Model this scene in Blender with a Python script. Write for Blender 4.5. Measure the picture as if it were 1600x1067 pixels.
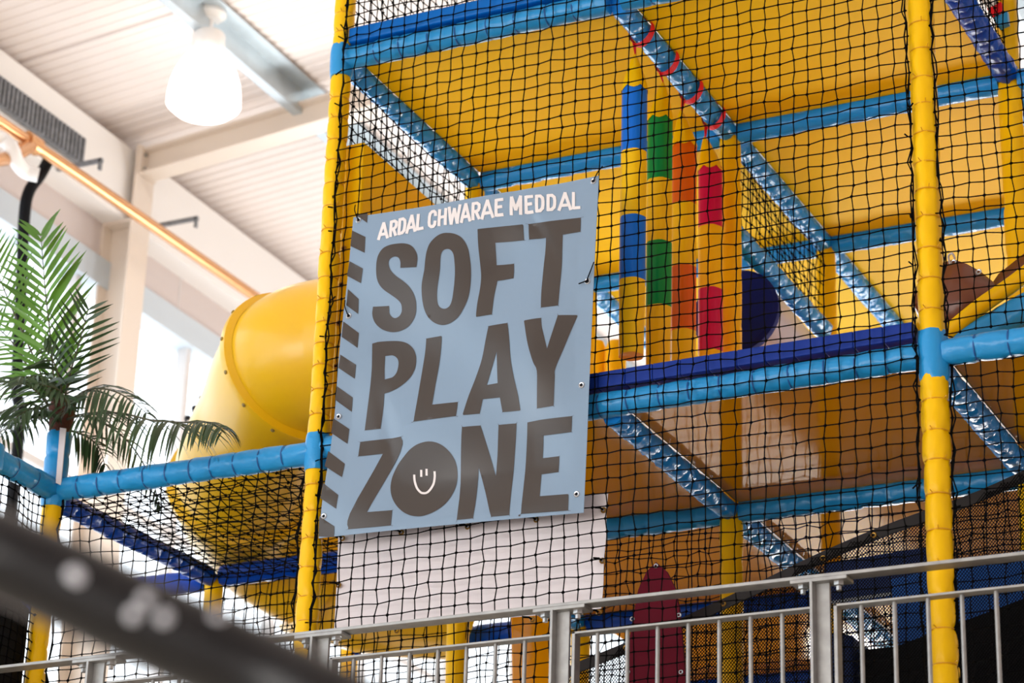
import bpy, bmesh, math, random
from mathutils import Vector, Matrix
from mathutils.geometry import delaunay_2d_cdt
for o in list(bpy.data.objects): bpy.data.objects.remove(o)
scene = bpy.context.scene
COL = scene.collection
PI = math.pi

# ---------------------------------------------------------------- camera
FPX = 4028.0
_p, _r, _y = math.radians(22.676), math.radians(1.849), math.radians(-26.502)
cy_, sy_, cp_, sp_ = math.cos(_y), math.sin(_y), math.cos(_p), math.sin(_p)
FW = Vector((sy_*cp_, cy_*cp_, sp_)); RT0 = Vector((cy_, -sy_, 0)); UP0 = RT0.cross(FW)
RT = math.cos(_r)*RT0 + math.sin(_r)*UP0
UP = -math.sin(_r)*RT0 + math.cos(_r)*UP0
CAM = Vector((4.71846, -7.85103, -3.33537))
cd = bpy.data.cameras.new('camera'); cam = bpy.data.objects.new('camera', cd); COL.objects.link(cam)
cam.matrix_world = Matrix(((RT.x, UP.x, -FW.x, CAM.x), (RT.y, UP.y, -FW.y, CAM.y), (RT.z, UP.z, -FW.z, CAM.z), (0, 0, 0, 1)))
cd.sensor_width = 36.0; cd.lens = FPX/1600*36; cd.clip_start = 0.05; cd.clip_end = 200
cd.dof.use_dof = True; cd.dof.focus_distance = 9.25; cd.dof.aperture_fstop = 2.9; cd.dof.aperture_blades = 0
scene.camera = cam
scene.view_settings.view_transform = 'Standard'; scene.view_settings.look = 'None'
scene.view_settings.gamma = 1.0; scene.view_settings.use_curve_mapping = False
scene.view_settings.exposure = 0.34

def ray(px, py): return FW + RT*((px-800)/FPX) - UP*((py-533.5)/FPX)
def at(px, py, ax, val):                      # a point of a real plane (x, y or z = val) seen at a photo pixel
    d = ray(px, py); return CAM + d*((val-CAM[ax])/d[ax])

# ---------------------------------------------------------------- world and lights
w = bpy.data.worlds.new('overcast_sky'); scene.world = w; w.use_nodes = True
w.node_tree.nodes['Background'].inputs[0].default_value = (0.93, 0.97, 1.0, 1)
w.node_tree.nodes['Background'].inputs[1].default_value = 2.2
def area(name, loc, target, sx, sy, power, color=(1, 1, 1)):
    l = bpy.data.lights.new(name, 'AREA'); l.shape = 'RECTANGLE'; l.size = sx; l.size_y = sy; l.energy = power; l.color = color
    o = bpy.data.objects.new(name, l); COL.objects.link(o); o.location = loc
    o.rotation_euler = (Vector(target)-Vector(loc)).to_track_quat('-Z', 'Y').to_euler(); return o
area('daylight_front_windows', (-1.2, -10.2, -1.2), (0.9, 0.5, 0.2), 7, 3.5, 360, (1.0, 0.98, 0.95))
area('daylight_side_windows', (-3.9, 8.0, 0.9), (0.2, 7.5, -0.9), 8, 3.6, 400, (0.96, 0.98, 1.0))
area('daylight_rear_windows', (1.5, 10.0, -1.4), (1.7, 3.2, 1.7), 6, 1.4, 390, (1.0, 0.98, 0.94))
area('added_eaves_fill', (2.5, 6.5, 3.9), (-4.0, 5.0, 3.4), 1.2, 7, 110, (1.0, 0.98, 0.96))  # added fill that brightens the eaves beam and left wall, no fitting modelled
area('hall_daylight_up', (-2.6, 4.5, 0.6), (-2.6, 5.0, 4.0), 2.2, 8, 38, (1.0, 0.98, 0.96))

# ---------------------------------------------------------------- materials
def lin(c):
    return tuple((v/255/12.92 if v/255 <= .04045 else ((v/255+.055)/1.055)**2.4) for v in c)
def mat(name, rgb, rough=.45, metal=0., coat=0., bump=0., bscale=8., spec=.5, var=0., vscale=3., sub=0., emit=0.):
    m = bpy.data.materials.new(name); m.use_nodes = True; nt = m.node_tree; b = nt.nodes['Principled BSDF']
    c = lin(rgb)+(1,)
    b.inputs['Base Color'].default_value = c; b.inputs['Roughness'].default_value = rough; b.inputs['Metallic'].default_value = metal
    b.inputs['Coat Weight'].default_value = coat; b.inputs['Coat Roughness'].default_value = .12; b.inputs['Specular IOR Level'].default_value = spec
    tc = nt.nodes.new('ShaderNodeTexCoord')
    if var:
        n = nt.nodes.new('ShaderNodeTexNoise'); n.inputs['Scale'].default_value = vscale; n.inputs['Detail'].default_value = 4
        nt.links.new(tc.outputs['Object'], n.inputs['Vector'])
        r = nt.nodes.new('ShaderNodeValToRGB'); r.color_ramp.elements[0].position = .3; r.color_ramp.elements[1].position = .7
        r.color_ramp.elements[0].color = tuple(v*(1-var) for v in c[:3])+(1,); r.color_ramp.elements[1].color = tuple(min(1, v*(1+var)) for v in c[:3])+(1,)
        nt.links.new(n.outputs['Fac'], r.inputs['Fac']); nt.links.new(r.outputs['Color'], b.inputs['Base Color'])
    if bump:
        n = nt.nodes.new('ShaderNodeTexNoise'); n.inputs['Scale'].default_value = bscale; n.inputs['Detail'].default_value = 3
        nt.links.new(tc.outputs['Object'], n.inputs['Vector'])
        bp = nt.nodes.new('ShaderNodeBump'); bp.inputs['Strength'].default_value = bump; bp.inputs['Distance'].default_value = .02
        nt.links.new(n.outputs['Fac'], bp.inputs['Height']); nt.links.new(bp.outputs['Normal'], b.inputs['Normal'])
    if emit:
        b.inputs['Emission Color'].default_value = c; b.inputs['Emission Strength'].default_value = emit
    return m
M = {}
M['yellow'] = mat('yellow_vinyl', (250, 196, 0), .38, bump=.12, bscale=14, var=.05, spec=.22)
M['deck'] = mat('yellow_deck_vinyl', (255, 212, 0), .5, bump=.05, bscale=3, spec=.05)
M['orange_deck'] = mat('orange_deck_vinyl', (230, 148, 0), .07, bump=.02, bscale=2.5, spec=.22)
M['sky'] = mat('sky_blue_vinyl', (34, 148, 212), .32, bump=.3, bscale=18, coat=.05, spec=.4)
M['foil'] = mat('glossy_blue_vinyl', (34, 150, 238), .24, bump=.35, bscale=18, spec=.3)
M['seam'] = mat('dark_blue_stitch', (16, 84, 150), .5)
M['navy'] = mat('navy_vinyl', (12, 52, 146), .45, spec=.25, bump=.15, bscale=12)
M['royal'] = mat('royal_blue_vinyl', (0, 106, 194), .42, bump=.05, spec=.2)
M['cobalt'] = mat('cobalt_blue_vinyl', (0, 68, 178), .28, bump=.3, bscale=16, spec=.22)
M['cord'] = mat('black_net_cord', (5, 5, 6), .9, spec=.1)
M['mesh'] = mat('black_fine_mesh', (6, 5, 5), .9, spec=.1)
M['hem'] = mat('charcoal_webbing', (56, 54, 54), .9, spec=.1)
M['tie'] = mat('amber_cable_tie', (222, 160, 20), .4)
M['galv'] = mat('galvanised_steel', (158, 158, 156), .42, metal=.55, var=.12, vscale=25, bump=.04, bscale=40)
M['bolt'] = mat('zinc_bolt', (170, 170, 168), .3, metal=.9)
M['brass'] = mat('brass_eyelet', (170, 130, 60), .35, metal=.9)
M['chrome'] = mat('nickel_eyelet', (190, 195, 200), .25, metal=.9)
M['banner'] = mat('grey_blue_banner_vinyl', (130, 154, 177), .26, bump=.05, bscale=3)
M['ink'] = mat('dark_brown_print', (62, 54, 48), .3)
M['inkw'] = mat('white_print', (232, 226, 224), .4)
M['whiteb'] = mat('white_banner_vinyl', (232, 224, 226), .4, bump=.06, bscale=4)
M['maroon'] = mat('maroon_vinyl', (90, 0, 24), .5, bump=.05, spec=.1)
M['brown'] = mat('brown_vinyl', (112, 62, 40), .3, bump=.4, bscale=8, var=.15)
M['slide'] = mat('yellow_slide_plastic', (238, 188, 20), .3, coat=.15, bump=.03, bscale=2)
M['red'] = mat('red_webbing', (232, 16, 34), .6, spec=.2)
M['blueband'] = mat('blue_band_vinyl', (0, 110, 215), .35, spec=.25); M['greenband'] = mat('green_band_vinyl', (8, 142, 58), .35, spec=.25)
M['orangeband'] = mat('orange_band_vinyl', (232, 100, 0), .35, spec=.25); M['pinkband'] = mat('crimson_band_vinyl', (206, 0, 80), .3, spec=.25)
M['lilac'] = mat('lilac_grey_vinyl', (205, 210, 235), .22); M['ink_navy'] = mat('ink_navy_foam', (26, 36, 110), .85, spec=.1)
M['black'] = mat('black_paint', (1, 2, 5), .34, spec=.5)
M['blackv'] = mat('black_vinyl', (8, 9, 14), .6, bump=.1, spec=.15)
M['speck'] = mat('pale_glint_spot', (235, 238, 245), .5)  # highlights on the black rail, put into plain pale colour
M['darkblue'] = mat('dark_blue_vinyl', (30, 92, 176), .5, bump=.1, spec=.2)
M['green'] = mat('green_vinyl', (16, 96, 44), .4)
M['leaf'] = mat('palm_leaf', (88, 136, 46), .4, var=.3, vscale=6); M['leafd'] = mat('dark_palm_leaf', (40, 66, 28), .4, var=.3, vscale=6)
M['rachis'] = mat('palm_stalk', (70, 66, 40), .5); M['trunk'] = mat('palm_trunk', (86, 46, 34), .8, bump=.6, bscale=30)
M['wallw'] = mat('white_painted_steel', (238, 234, 230), .5); M['beige'] = mat('beige_painted_steel', (222, 208, 194), .5)
M['taupe'] = mat('taupe_wall_panel', (206, 194, 190), .6); M['bluegrey'] = mat('blue_grey_cladding', (196, 206, 214), .5)
M['ceil'] = mat('white_ceiling_deck', (236, 226, 221), .55); M['purlin'] = mat('galvanised_purlin', (188, 198, 204), .35, metal=.5, var=.1, vscale=4)
M['floor'] = mat('pale_grey_floor', (214, 204, 190), .6, var=.06)
M['mat'] = mat('added_dark_mat', (36, 34, 32), .8, var=.1, spec=.1)
M['copper'] = mat('copper_pipe', (214, 158, 108), .25, metal=.6); M['grey'] = mat('grey_tray', (120, 122, 126), .5, var=.3, vscale=30)
M['whitep'] = mat('white_plastic', (240, 238, 236), .35); M['dome'] = mat('glowing_lamp_glass', (255, 252, 248), .4, emit=2.6)
M['darknavy'] = mat('dark_navy_vinyl', (18, 42, 92), .5, bump=.1, spec=.2)
M['flbolt'] = mat('dull_bolt', (150, 128, 70), .5, metal=.3)
M['mull'] = mat('pale_mullion', (210, 206, 204), .5); M['rod'] = mat('pale_grey_rod', (205, 200, 198), .4)
def glassmat(name, tint, gl=.06):
    m = bpy.data.materials.new(name); m.use_nodes = True; nt = m.node_tree; nt.nodes.clear()
    o = nt.nodes.new('ShaderNodeOutputMaterial'); mx = nt.nodes.new('ShaderNodeMixShader'); t = nt.nodes.new('ShaderNodeBsdfTransparent'); g = nt.nodes.new('ShaderNodeBsdfGlossy')
    t.inputs[0].default_value = tint+(1,); g.inputs['Roughness'].default_value = .03; mx.inputs[0].default_value = gl
    nt.links.new(t.outputs[0], mx.inputs[1]); nt.links.new(g.outputs[0], mx.inputs[2]); nt.links.new(mx.outputs[0], o.inputs[0]); return m
M['glass'] = glassmat('window_glass', (.96, .98, 1.0))

# ---------------------------------------------------------------- builders
class MB:
    def __init__(s): s.v = []; s.f = []; s.m = []; s.mats = []
    def mi(s, m):
        if m not in s.mats: s.mats.append(m)
        return s.mats.index(m)
    def add(s, v, f, m):
        k = len(s.v); i = s.mi(m); s.v += [tuple(p) for p in v]; s.f += [tuple(a+k for a in q) for q in f]; s.m += [i]*len(f)
    def box(s, lo, hi, m):
        x0, y0, z0 = lo; x1, y1, z1 = hi
        s.add([(x0,y0,z0),(x1,y0,z0),(x1,y1,z0),(x0,y1,z0),(x0,y0,z1),(x1,y0,z1),(x1,y1,z1),(x0,y1,z1)],
              [(0,3,2,1),(4,5,6,7),(0,1,5,4),(1,2,6,5),(2,3,7,6),(3,0,4,7)], m)
    def tube(s, pts, r, m, n=10, caps=True):
        pts = [Vector(p) for p in pts]; rr = r if isinstance(r, (list, tuple)) else [r]*len(pts)
        t0 = (pts[1]-pts[0]).normalized(); a = t0.orthogonal().normalized(); rings = []
        for i, p in enumerate(pts):
            t = (pts[min(i+1, len(pts)-1)]-pts[max(i-1, 0)]).normalized()
            a = (a-t*a.dot(t)).normalized(); b = t.cross(a)
            rings.append([p+rr[i]*(math.cos(2*PI*k/n)*a+math.sin(2*PI*k/n)*b) for k in range(n)])
        v = [q for g in rings for q in g]; f = []
        for i in range(len(pts)-1):
            for k in range(n): f.append((i*n+k, i*n+(k+1)%n, (i+1)*n+(k+1)%n, (i+1)*n+k))
        if caps: f += [tuple(range(n))[::-1], tuple((len(pts)-1)*n+k for k in range(n))]
        s.add(v, f, m)
    def prism(s, loop, off, m):                      # closed outline extruded by a vector
        loop = [Vector(p) for p in loop]; off = Vector(off); n = len(loop)
        s.add(loop+[p+off for p in loop], [tuple(range(n))[::-1], tuple(range(n, 2*n))]+[(i, (i+1)%n, n+(i+1)%n, n+i) for i in range(n)], m)
    def lathe(s, c, prof, m, n=28, axis=(0, 0, 1)):
        ax = Vector(axis).normalized(); a = ax.orthogonal().normalized(); b = ax.cross(a); c = Vector(c); v = []; f = []
        for (r, h) in prof: v += [c+ax*h+r*(math.cos(2*PI*k/n)*a+math.sin(2*PI*k/n)*b) for k in range(n)]
        for i in range(len(prof)-1):
            for k in range(n): f.append((i*n+k, i*n+(k+1)%n, (i+1)*n+(k+1)%n, (i+1)*n+k))
        s.add(v, f, m)
    def build(s, name, parent=None, smooth=True, origin=None, bevel=0, autos=True):
        me = bpy.data.meshes.new(name); me.from_pydata(s.v, [], s.f)
        for m in s.mats: me.materials.append(M[m])
        me.polygons.foreach_set('material_index', s.m)
        bm = bmesh.new(); bm.from_mesh(me); bmesh.ops.recalc_face_normals(bm, faces=bm.faces)
        if smooth:
            for e in bm.edges:
                if len(e.link_faces) == 2 and e.calc_face_angle(0) > .7: e.smooth = False
            for fc in bm.faces: fc.smooth = True
        bm.to_mesh(me); bm.free()
        o = bpy.data.objects.new(name, me); COL.objects.link(o)
        if parent is not None:
            o.parent = parent; o.matrix_parent_inverse = Matrix.Translation(-parent.location)
        if origin is not None:
            me.transform(Matrix.Translation(-Vector(origin))); o.location = origin
        if bevel:
            b = o.modifiers.new('bevel', 'BEVEL'); b.width = bevel; b.segments = 2; b.limit_method = 'ANGLE'
        return o
def tag(o, label, cat, group=None, kind=None):
    o['label'] = label; o['category'] = cat
    if group: o['group'] = group
    if kind: o['kind'] = kind
    return o
def thing(name, label, cat, loc=(0, 0, 0), group=None):
    o = bpy.data.objects.new(name, None); o.empty_display_size = .1; COL.objects.link(o); o.location = loc
    return tag(o, label, cat, group)
def struct(mb, name, smooth=False, **k):
    o = mb.build(name, smooth=smooth, **k); o['kind'] = 'structure'; return o
def catmull(P, n=8):
    P = [Vector(p) for p in P]; out = []
    for i in range(len(P)-1):
        a, b, c, d = P[max(i-1, 0)], P[i], P[i+1], P[min(i+2, len(P)-1)]
        for k in range(n):
            t = k/n; out.append(.5*((2*b)+(c-a)*t+(2*a-5*b+4*c-d)*t*t+(3*b-a-3*c+d)*t**3))
    out.append(P[-1]); return out

def padded(name, p0, p1, r, seg, m, parent, seam=None, pinch=.12, wr=.05, seed=0, n=22, sub=8, flat=1.0, pw=.1, fatv=.0):
    """a padded tube: foam sleeve pinched by evenly spaced ties, with small creases by each tie"""
    rnd = random.Random(seed); p0 = Vector(p0); p1 = Vector(p1); L = (p1-p0).length; ns = max(1, round(L/seg)); t = (p1-p0)/L
    a = t.orthogonal().normalized() if abs(t.z) < .9 else Vector((1, 0, 0)); a = (a-t*a.dot(t)).normalized(); b = t.cross(a)
    mb = MB(); rings = []; mids = []
    wseg = [rnd.uniform(-.5, .5) for _ in range(ns+1)]; acc = 0; bounds = [0]
    for i in range(ns): acc += 1+.22*wseg[i]; bounds.append(acc)
    bounds = [x/acc*L for x in bounds]; fat = [rnd.uniform(-fatv, fatv) for _ in range(ns)]
    for i in range(ns):
        s0, s1 = bounds[i], bounds[i+1]; ph = [rnd.uniform(0, 6.3) for _ in range(4)]; bulge = rnd.uniform(.9, 1.1); kk = rnd.choice((5, 6, 7)); sag = rnd.uniform(-.02, .02)
        for j in range(sub+(1 if i == ns-1 else 0)):
            u = j/sub; prof = 1+fat[i]-pinch*bulge*(math.exp(-(u/pw)**1.3)+math.exp(-((1-u)/pw)**1.3))
            cr = math.exp(-(u/.22)**2)+math.exp(-((1-u)/.22)**2)
            ring = []
            for k in range(n):
                th = 2*PI*k/n
                rad = r*(prof+sag*math.sin(th+ph[2])+wr*cr*.5*(math.sin(kk*th+ph[0])+.6*math.sin((kk+4)*th+ph[1])) + wr*.25*math.sin(2*th+ph[3]+3*u))
                ring.append(p0+t*(s0+(s1-s0)*u)+rad*(math.cos(th)*a*flat+math.sin(th)*b))
            rings.append(ring); mids.append(j == 0 and i > 0)
    v = [q for g in rings for q in g]; R = len(rings)
    fm, fs = [], []
    for i in range(R-1):
        for k in range(n):
            q = (i*n+k, i*n+(k+1)%n, (i+1)*n+(k+1)%n, (i+1)*n+k)
            fm.append(q)
    caps = [tuple(range(n))[::-1], tuple((R-1)*n+k for k in range(n))]
    mb.add(v, fm+caps, m)
    if seam:                                          # a stitched band round each pinch
        for i in range(1, ns):
            s0 = bounds[i]; c = p0+t*s0; rr = r*(1-pinch*.95)+.0022
            mb.lathe(c, [(rr, -.003), (rr+.0012, 0), (rr, .003)], seam, n=n, axis=t)
    return mb.build(name, parent), bounds, t

def cordtube(V, F, pts, r):
    k = len(V); n = len(pts); t = (pts[-1]-pts[0]).normalized(); a = t.orthogonal().normalized(); b = t.cross(a)
    for p in pts:
        V.extend((p+a*r, p+b*r, p-a*r, p-b*r))
    for i in range(n-1):
        for j in range(4): F.append((k+4*i+j, k+4*i+(j+1)%4, k+4*(i+1)+(j+1)%4, k+4*(i+1)+j))
def net(name, label, O, U, V_, nu, nv, r=.0023, knot=.0080, wob=.004, seed=1, clip=None, skewn=0, bulge=0., parent=None, mname='cord', group=None, ropes=False):
    """knotted square-mesh netting: every cord a real tube, a knot at each crossing"""
    rnd = random.Random(seed); O = Vector(O); U = Vector(U); V_ = Vector(V_); N = U.cross(V_).normalized(); un = U.normalized(); vn = V_.normalized()
    ph = [rnd.uniform(0, 6.3) for _ in range(8)]
    P = {}
    for i in range(nu+1):
        for j in range(nv+1):
            u, v = i/nu, j/nv
            d = un*(rnd.uniform(-wob, wob)+.006*math.sin(5*v+ph[0]+3*u))+vn*(rnd.uniform(-wob, wob)+.006*math.sin(7*u+ph[1]+4*v))+N*(rnd.uniform(-wob, wob)*1.2+bulge*math.sin(PI*u)*math.sin(PI*v)+.006*math.sin(6*u+5*v+ph[2]))
            p = O+U*u+V_*v+d
            P[i, j] = p if (clip is None or clip(p)) else None
    V = []; F = []
    for i in range(nu+1):
        run = []
        for j in range(nv+2):
            p = P.get((i, j))
            if p is not None: run.append(p)
            else:
                if len(run) > 1: cordtube(V, F, run, r)
                run = []
    for j in range(nv+1):
        run = []
        for i in range(nu+2):
            p = P.get((i, j))
            if p is not None: run.append(p)
            else:
                if len(run) > 1: cordtube(V, F, run, r)
                run = []
    for p in P.values():
        if p is None or not knot: continue
        k = len(V); s = knot*rnd.uniform(.8, 1.15); V.extend((p+un*s, p+vn*s*.9, p-un*s, p-vn*s*.9, p+N*s, p-N*s))
        for q in range(4): F.append((k+q, k+(q+1)%4, k+4)); F.append((k+(q+1)%4, k+q, k+5))
    for i in ((0, nu) if ropes else ()):
        for q in range(2):
            pts = [P[i, j]+un*(rnd.uniform(-.006, .006)+(.012 if i == 0 else -.012)*(rnd.random()-.3))+N*rnd.uniform(-.006, .006) for j in range(nv+1)]
            cordtube(V, F, pts, .003)
        for j in range(nv+1):
            if rnd.random() < .3: p = P[i, j]; cordtube(V, F, [p-un*.008, p+un*rnd.uniform(-.03, .03)+vn*rnd.uniform(-.02, .02)+N*.01], .003)
    me = bpy.data.meshes.new(name); me.from_pydata([tuple(p) for p in V], [], F); me.materials.append(M[mname])
    o = bpy.data.objects.new(name, me); COL.objects.link(o); tag(o, label, 'net', group); return o

# ================================================================ THE SETTING
mb = MB(); mb.box((-4.3, -.42, -2.35), (7.5, 14, -2.2), 'floor'); struct(mb, 'floor')
mb = MB(); mb.box((-.25, -.4, -2.2), (7.4, 13.9, -2.16), 'mat')                               # unseen dark mats, added so the lower decks mirror only a pale floor strip
struct(mb, 'added_mat_1'); mb = MB(); mb.box((-4.05, -.4, -2.2), (-1.3, 13.9, -2.16), 'mat'); struct(mb, 'added_mat_2')
mb = MB(); mb.box((-6, -13, -5.1), (9, -.42, -5.0), 'floor'); struct(mb, 'trim_1')          # lower hall floor the camera stands on
def roofz(x): return 4.03+.09*(x+3.95)
# ceiling: ribbed deck sheets running along x, open where the roof lights sit
ys = []; y = -12.0
while y < 14:
    ys += [(y, 0), (y+.042, 0), (y+.05, .007), (y+.076, .007)]; y += .084
mb = MB()
def ribs(x0, x1, y0, y1, m):
    pr = [(yy, h) for yy, h in ys if y0 <= yy <= y1]
    v = []; f = []
    for yy, h in pr: v += [(x0, yy, roofz(x0)+h), (x1, yy, roofz(x1)+h)]
    for i in range(len(pr)-1): f.append((2*i, 2*i+1, 2*i+3, 2*i+2))
    mb.add(v, f, m)
ribs(-4.2, 7.5, -12.0, 14, 'ceil')
struct(mb, 'ceiling')
# dark lap joints of the deck sheets
mb = MB()
for yy in (1.55, 2.95, 6.6): mb.prism([(-4.0, yy, roofz(-4.0)-.004), (4, yy, roofz(4)-.004), (4, yy+.012, roofz(4)-.004), (-4.0, yy+.012, roofz(-4.0)-.004)], (0, 0, .003), 'taupe')
struct(mb, 'trim_2')
# purlins (z-sections) under the deck, along y
mb = MB()
for x in (-2.66, -.6, 1.5, 3.6):
    zt = roofz(x)
    mb.box((x-.06, -1, zt-.022), (x+.06, 14, zt-.012), 'purlin'); mb.box((x-.065, -1, zt-.16), (x-.055, 14, zt-.012), 'purlin'); mb.box((x-.12, -1, zt-.17), (x-.055, 14, zt-.16), 'purlin')
struct(mb, 'trim_3')
# rafter in the column line and the next bays
mb = MB()
for y0 in (4.1, 10.0):
    for (dz0, dz1, hw) in ((-.285, -.27, .07), (-.27, -.125, .012), (-.125, -.11, .07)):
        xa, xb = -3.84, 7.4
        mb.prism([(xa, y0-hw, roofz(xa)+dz0), (xb, y0-hw, roofz(xb)+dz0), (xb, y0-hw, roofz(xb)+dz1), (xa, y0-hw, roofz(xa)+dz1)], (0, 2*hw, 0), 'beige')
    mb.box((-3.84, y0-.09, roofz(-3.84)-.29), (-3.82, y0+.09, roofz(-3.84)-.1), 'beige')
    for zz in (-.15, -.25):
        mb.lathe((-3.82, y0-.05, roofz(-3.84)+zz), [(0, .012), (.014, .012), (.014, 0)], 'bolt', n=6, axis=(1, 0, 0))
struct(mb, 'trim_4')
# columns: H-section
mb = MB()
for y0 in (-1.9, 4.1, 10.0):
    mb.box((-4.06, y0-.1, -2.2), (-4.045, y0+.1, 3.95), 'beige'); mb.box((-3.855, y0-.1, -2.2), (-3.84, y0+.1, 3.95), 'beige'); mb.box((-4.045, y0-.008, -2.2), (-3.855, y0+.008, 3.95), 'beige')
    mb.box((-4.045, y0-.1, 3.42), (-3.855, y0+.1, 3.44), 'beige')
struct(mb, 'trim_5')
# eaves beam
mb = MB(); mb.box((-4.1, -12.05, 3.44), (-3.9, 14, 3.93), 'wallw'); struct(mb, 'trim_6')
# left wall: solid panel, cladding band, then glazing down to a sill
mb = MB(); mb.box((-4.2, -12.05, 3.2), (-4.06, 14, 4.05), 'taupe'); mb.box((-4.2, -12.05, 3.02), (-4.03, 14, 3.2), 'bluegrey'); mb.box((-4.2, -12.05, -5), (-4.06, 14, -1.2), 'taupe')
for yy in (2.9, 4.9, 5.9, 7.9): mb.box((-4.065, yy-.006, 3.2), (-4.058, yy+.006, 3.44), 'mull')
struct(mb, 'wall_left')
mb = MB(); mb.box((-4.14, -12.05, -1.2), (-4.13, 14, 3.02), 'glass'); struct(mb, 'window_1')
mb = MB()
for yy in [-11.15+1.25*i for i in range(20)]: mb.box((-4.16, yy-.025, -1.2), (-4.08, yy+.025, 3.02), 'mull')
for zz in (-1.2, 1.75): mb.box((-4.155, -12.05, zz-.025), (-4.085, 14, zz+.025), 'mull')
struct(mb, 'trim_7')
mb = MB(); mb.box((-4.3, 14, -2.2), (7.5, 14.15, 5.3), 'wallw'); struct(mb, 'wall_back')
mb = MB(); mb.box((7.5, -12.05, -5), (7.65, 14.15, 5.3), 'taupe'); struct(mb, 'wall_right')
mb = MB(); mb.box((-4.3, -12.2, -5), (7.65, -12.05, 5.3), 'taupe'); struct(mb, 'wall_front')

# ================================================================ PLAY FRAME
frame = thing('play_frame', 'indoor climbing frame of yellow padded posts and blue padded beams behind the steel railing', 'climbing frame', (1.2, 1.2, -2.2))
G = 1.2; ZU = 1.68
sd = [10]
def S(): sd[0] += 1; return sd[0]
def post(x, y, z0, z1, seg=.105, r=.041, m='yellow', ties=None, pinch=.1):
    o, b, t = padded('post', (x, y, z0), (x, y, z1), r, seg, m, frame, pinch=pinch, wr=.09, seed=S(), sub=14, pw=.12, fatv=.035, n=28)
    if ties:
        for s in b[1:-1]:
            z = z0+s
            if ties[0] < z < ties[1]:
                k = MB(); rr = r*(1-pinch*.95)+.001
                k.lathe((x, y, z), [(rr, -.003), (rr+.0025, -.0015), (rr+.0025, .0015), (rr, .003)], 'tie', n=20)
                a = random.Random(int(s*1000)).uniform(-.8, .8)-1.2
                k.tube([(x+math.cos(a)*rr, y+math.sin(a)*rr, z), (x+math.cos(a)*(rr+.02), y+math.sin(a)*(rr+.02), z+.006)], .0016, 'tie', n=5)
                t_ = k.build('cable_tie'); t_.parent = o
    return o
post(0, 0, -2.2, -.04, .105, ties=(-1.3, 2.3), pinch=.13)
post(0, 0, .05, 2.75, .098, ties=(-1.3, 2.3), pinch=.13)
post(2.4, 0, -2.2, -.03, .112, r=.047, ties=(-1.3, 0), pinch=.15)
post(2.4, 0, .09, 2.4, .112, r=.046, ties=(0, 1.75), pinch=.085)
for (x, y, z1) in ((0, 1.2, 1.66), (1.2, 1.2, 1.66), (2.4, 1.2, 2.9), (0, 2.4, 1.66), (1.2, 2.4, 1.66), (2.4, 2.4, 1.66), (3.6, 1.2, 1.66), (3.6, 0, 2.4)): post(x, y, -2.2, z1, .2, pinch=.05, r=.045)
post(-1.2, 0, -2.2, .04, .11); post(-1.2, -.42, -2.2, -.02, .13); post(-1.2, 1.2, -2.2, .0, .2, pinch=.05); post(-1.2, 2.4, -2.2, 0, .2, pinch=.05)
# blue sleeves on the joints
def sleeve(x, y, z0, z1, r=.052, m='sky', seg=.2):
    o, _, _ = padded('joint_sleeve', (x, y, z0), (x, y, z1), r, seg, m, frame, pinch=.12, wr=.09, seed=S()); return o
sleeve(0, 0, -.075, .07, .05); sleeve(0, 0, ZU-.08, ZU+.06, .049); sleeve(2.4, 0, -.07, .115, .053); o = sleeve(-1.2, 0, -.07, .245, .05, seg=.09); o['label'] = 'blue wrapped sleeve under the palm'
sleeve(-1.2, -.42, -.05, .05, .052)
k = MB(); k.prism([(-1.165, -.047, .245), (-1.14, -.04, .24), (-1.135, -.043, .0), (-1.155, -.05, .01)], (0, -.004, 0), 'whiteb'); k.build('tape_strip', frame)
def beam(p0, p1, m='sky', seam='seam', r=.047, seg=.1, pinch=.09, wr=.12):
    return padded('beam', p0, p1, r, seg, m, frame, seam=seam, pinch=pinch, wr=wr, seed=S())[0]
def foil(p0, p1, m='foil', r=.044): return padded('beam', p0, p1, r, .085, m, frame, pinch=.1, wr=.16, seed=S(), n=26, sub=10)[0]
# level 0
beam((-1.16, 0, .0), (-.02, 0, .0)); beam((-1.2, -.42, 0), (-1.2, -.02, 0), seg=.13)
beam((.03, 0, .01), (2.36, 0, .035), seg=.12, r=.046); beam((2.44, 0, .035), (3.6, 0, .035), seg=.115, r=.048)
foil((1.2, .03, .0), (1.2, 1.16, .0)); foil((1.2, 1.24, .0), (1.2, 2.36, .0)); foil((2.4, .04, .0), (2.4, 1.16, .0)); foil((0, .04, 0), (0, 1.16, 0)); foil((0, 1.24, 0), (0, 2.36, 0))
beam((.04, 1.2, .0), (1.16, 1.2, .0), seam=None); beam((1.24, 1.2, .0), (2.36, 1.2, .0), seam=None); beam((2.44, 1.2, .0), (3.6, 1.2, .0), seam=None)
beam((-1.16, 1.2, 0), (-.04, 1.2, 0), 'cobalt', None); beam((-2.4, 1.2, -.01), (-1.24, 1.2, -.01), 'cobalt', None, r=.05)
foil((-1.2, .03, -.035), (-1.2, 1.16, -.01), 'cobalt', r=.042)
beam((-1.16, 2.4, 0), (-.04, 2.4, 0), 'cobalt', None); beam((.04, 2.4, 0), (1.16, 2.4, 0), 'cobalt', None); beam((1.24, 2.4, 0), (2.4, 2.4, 0), 'cobalt', None)
beam((.04, 3.6, 0), (2.4, 3.6, 0), 'cobalt', None); foil((1.2, 2.44, 0), (1.2, 3.6, 0))
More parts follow.
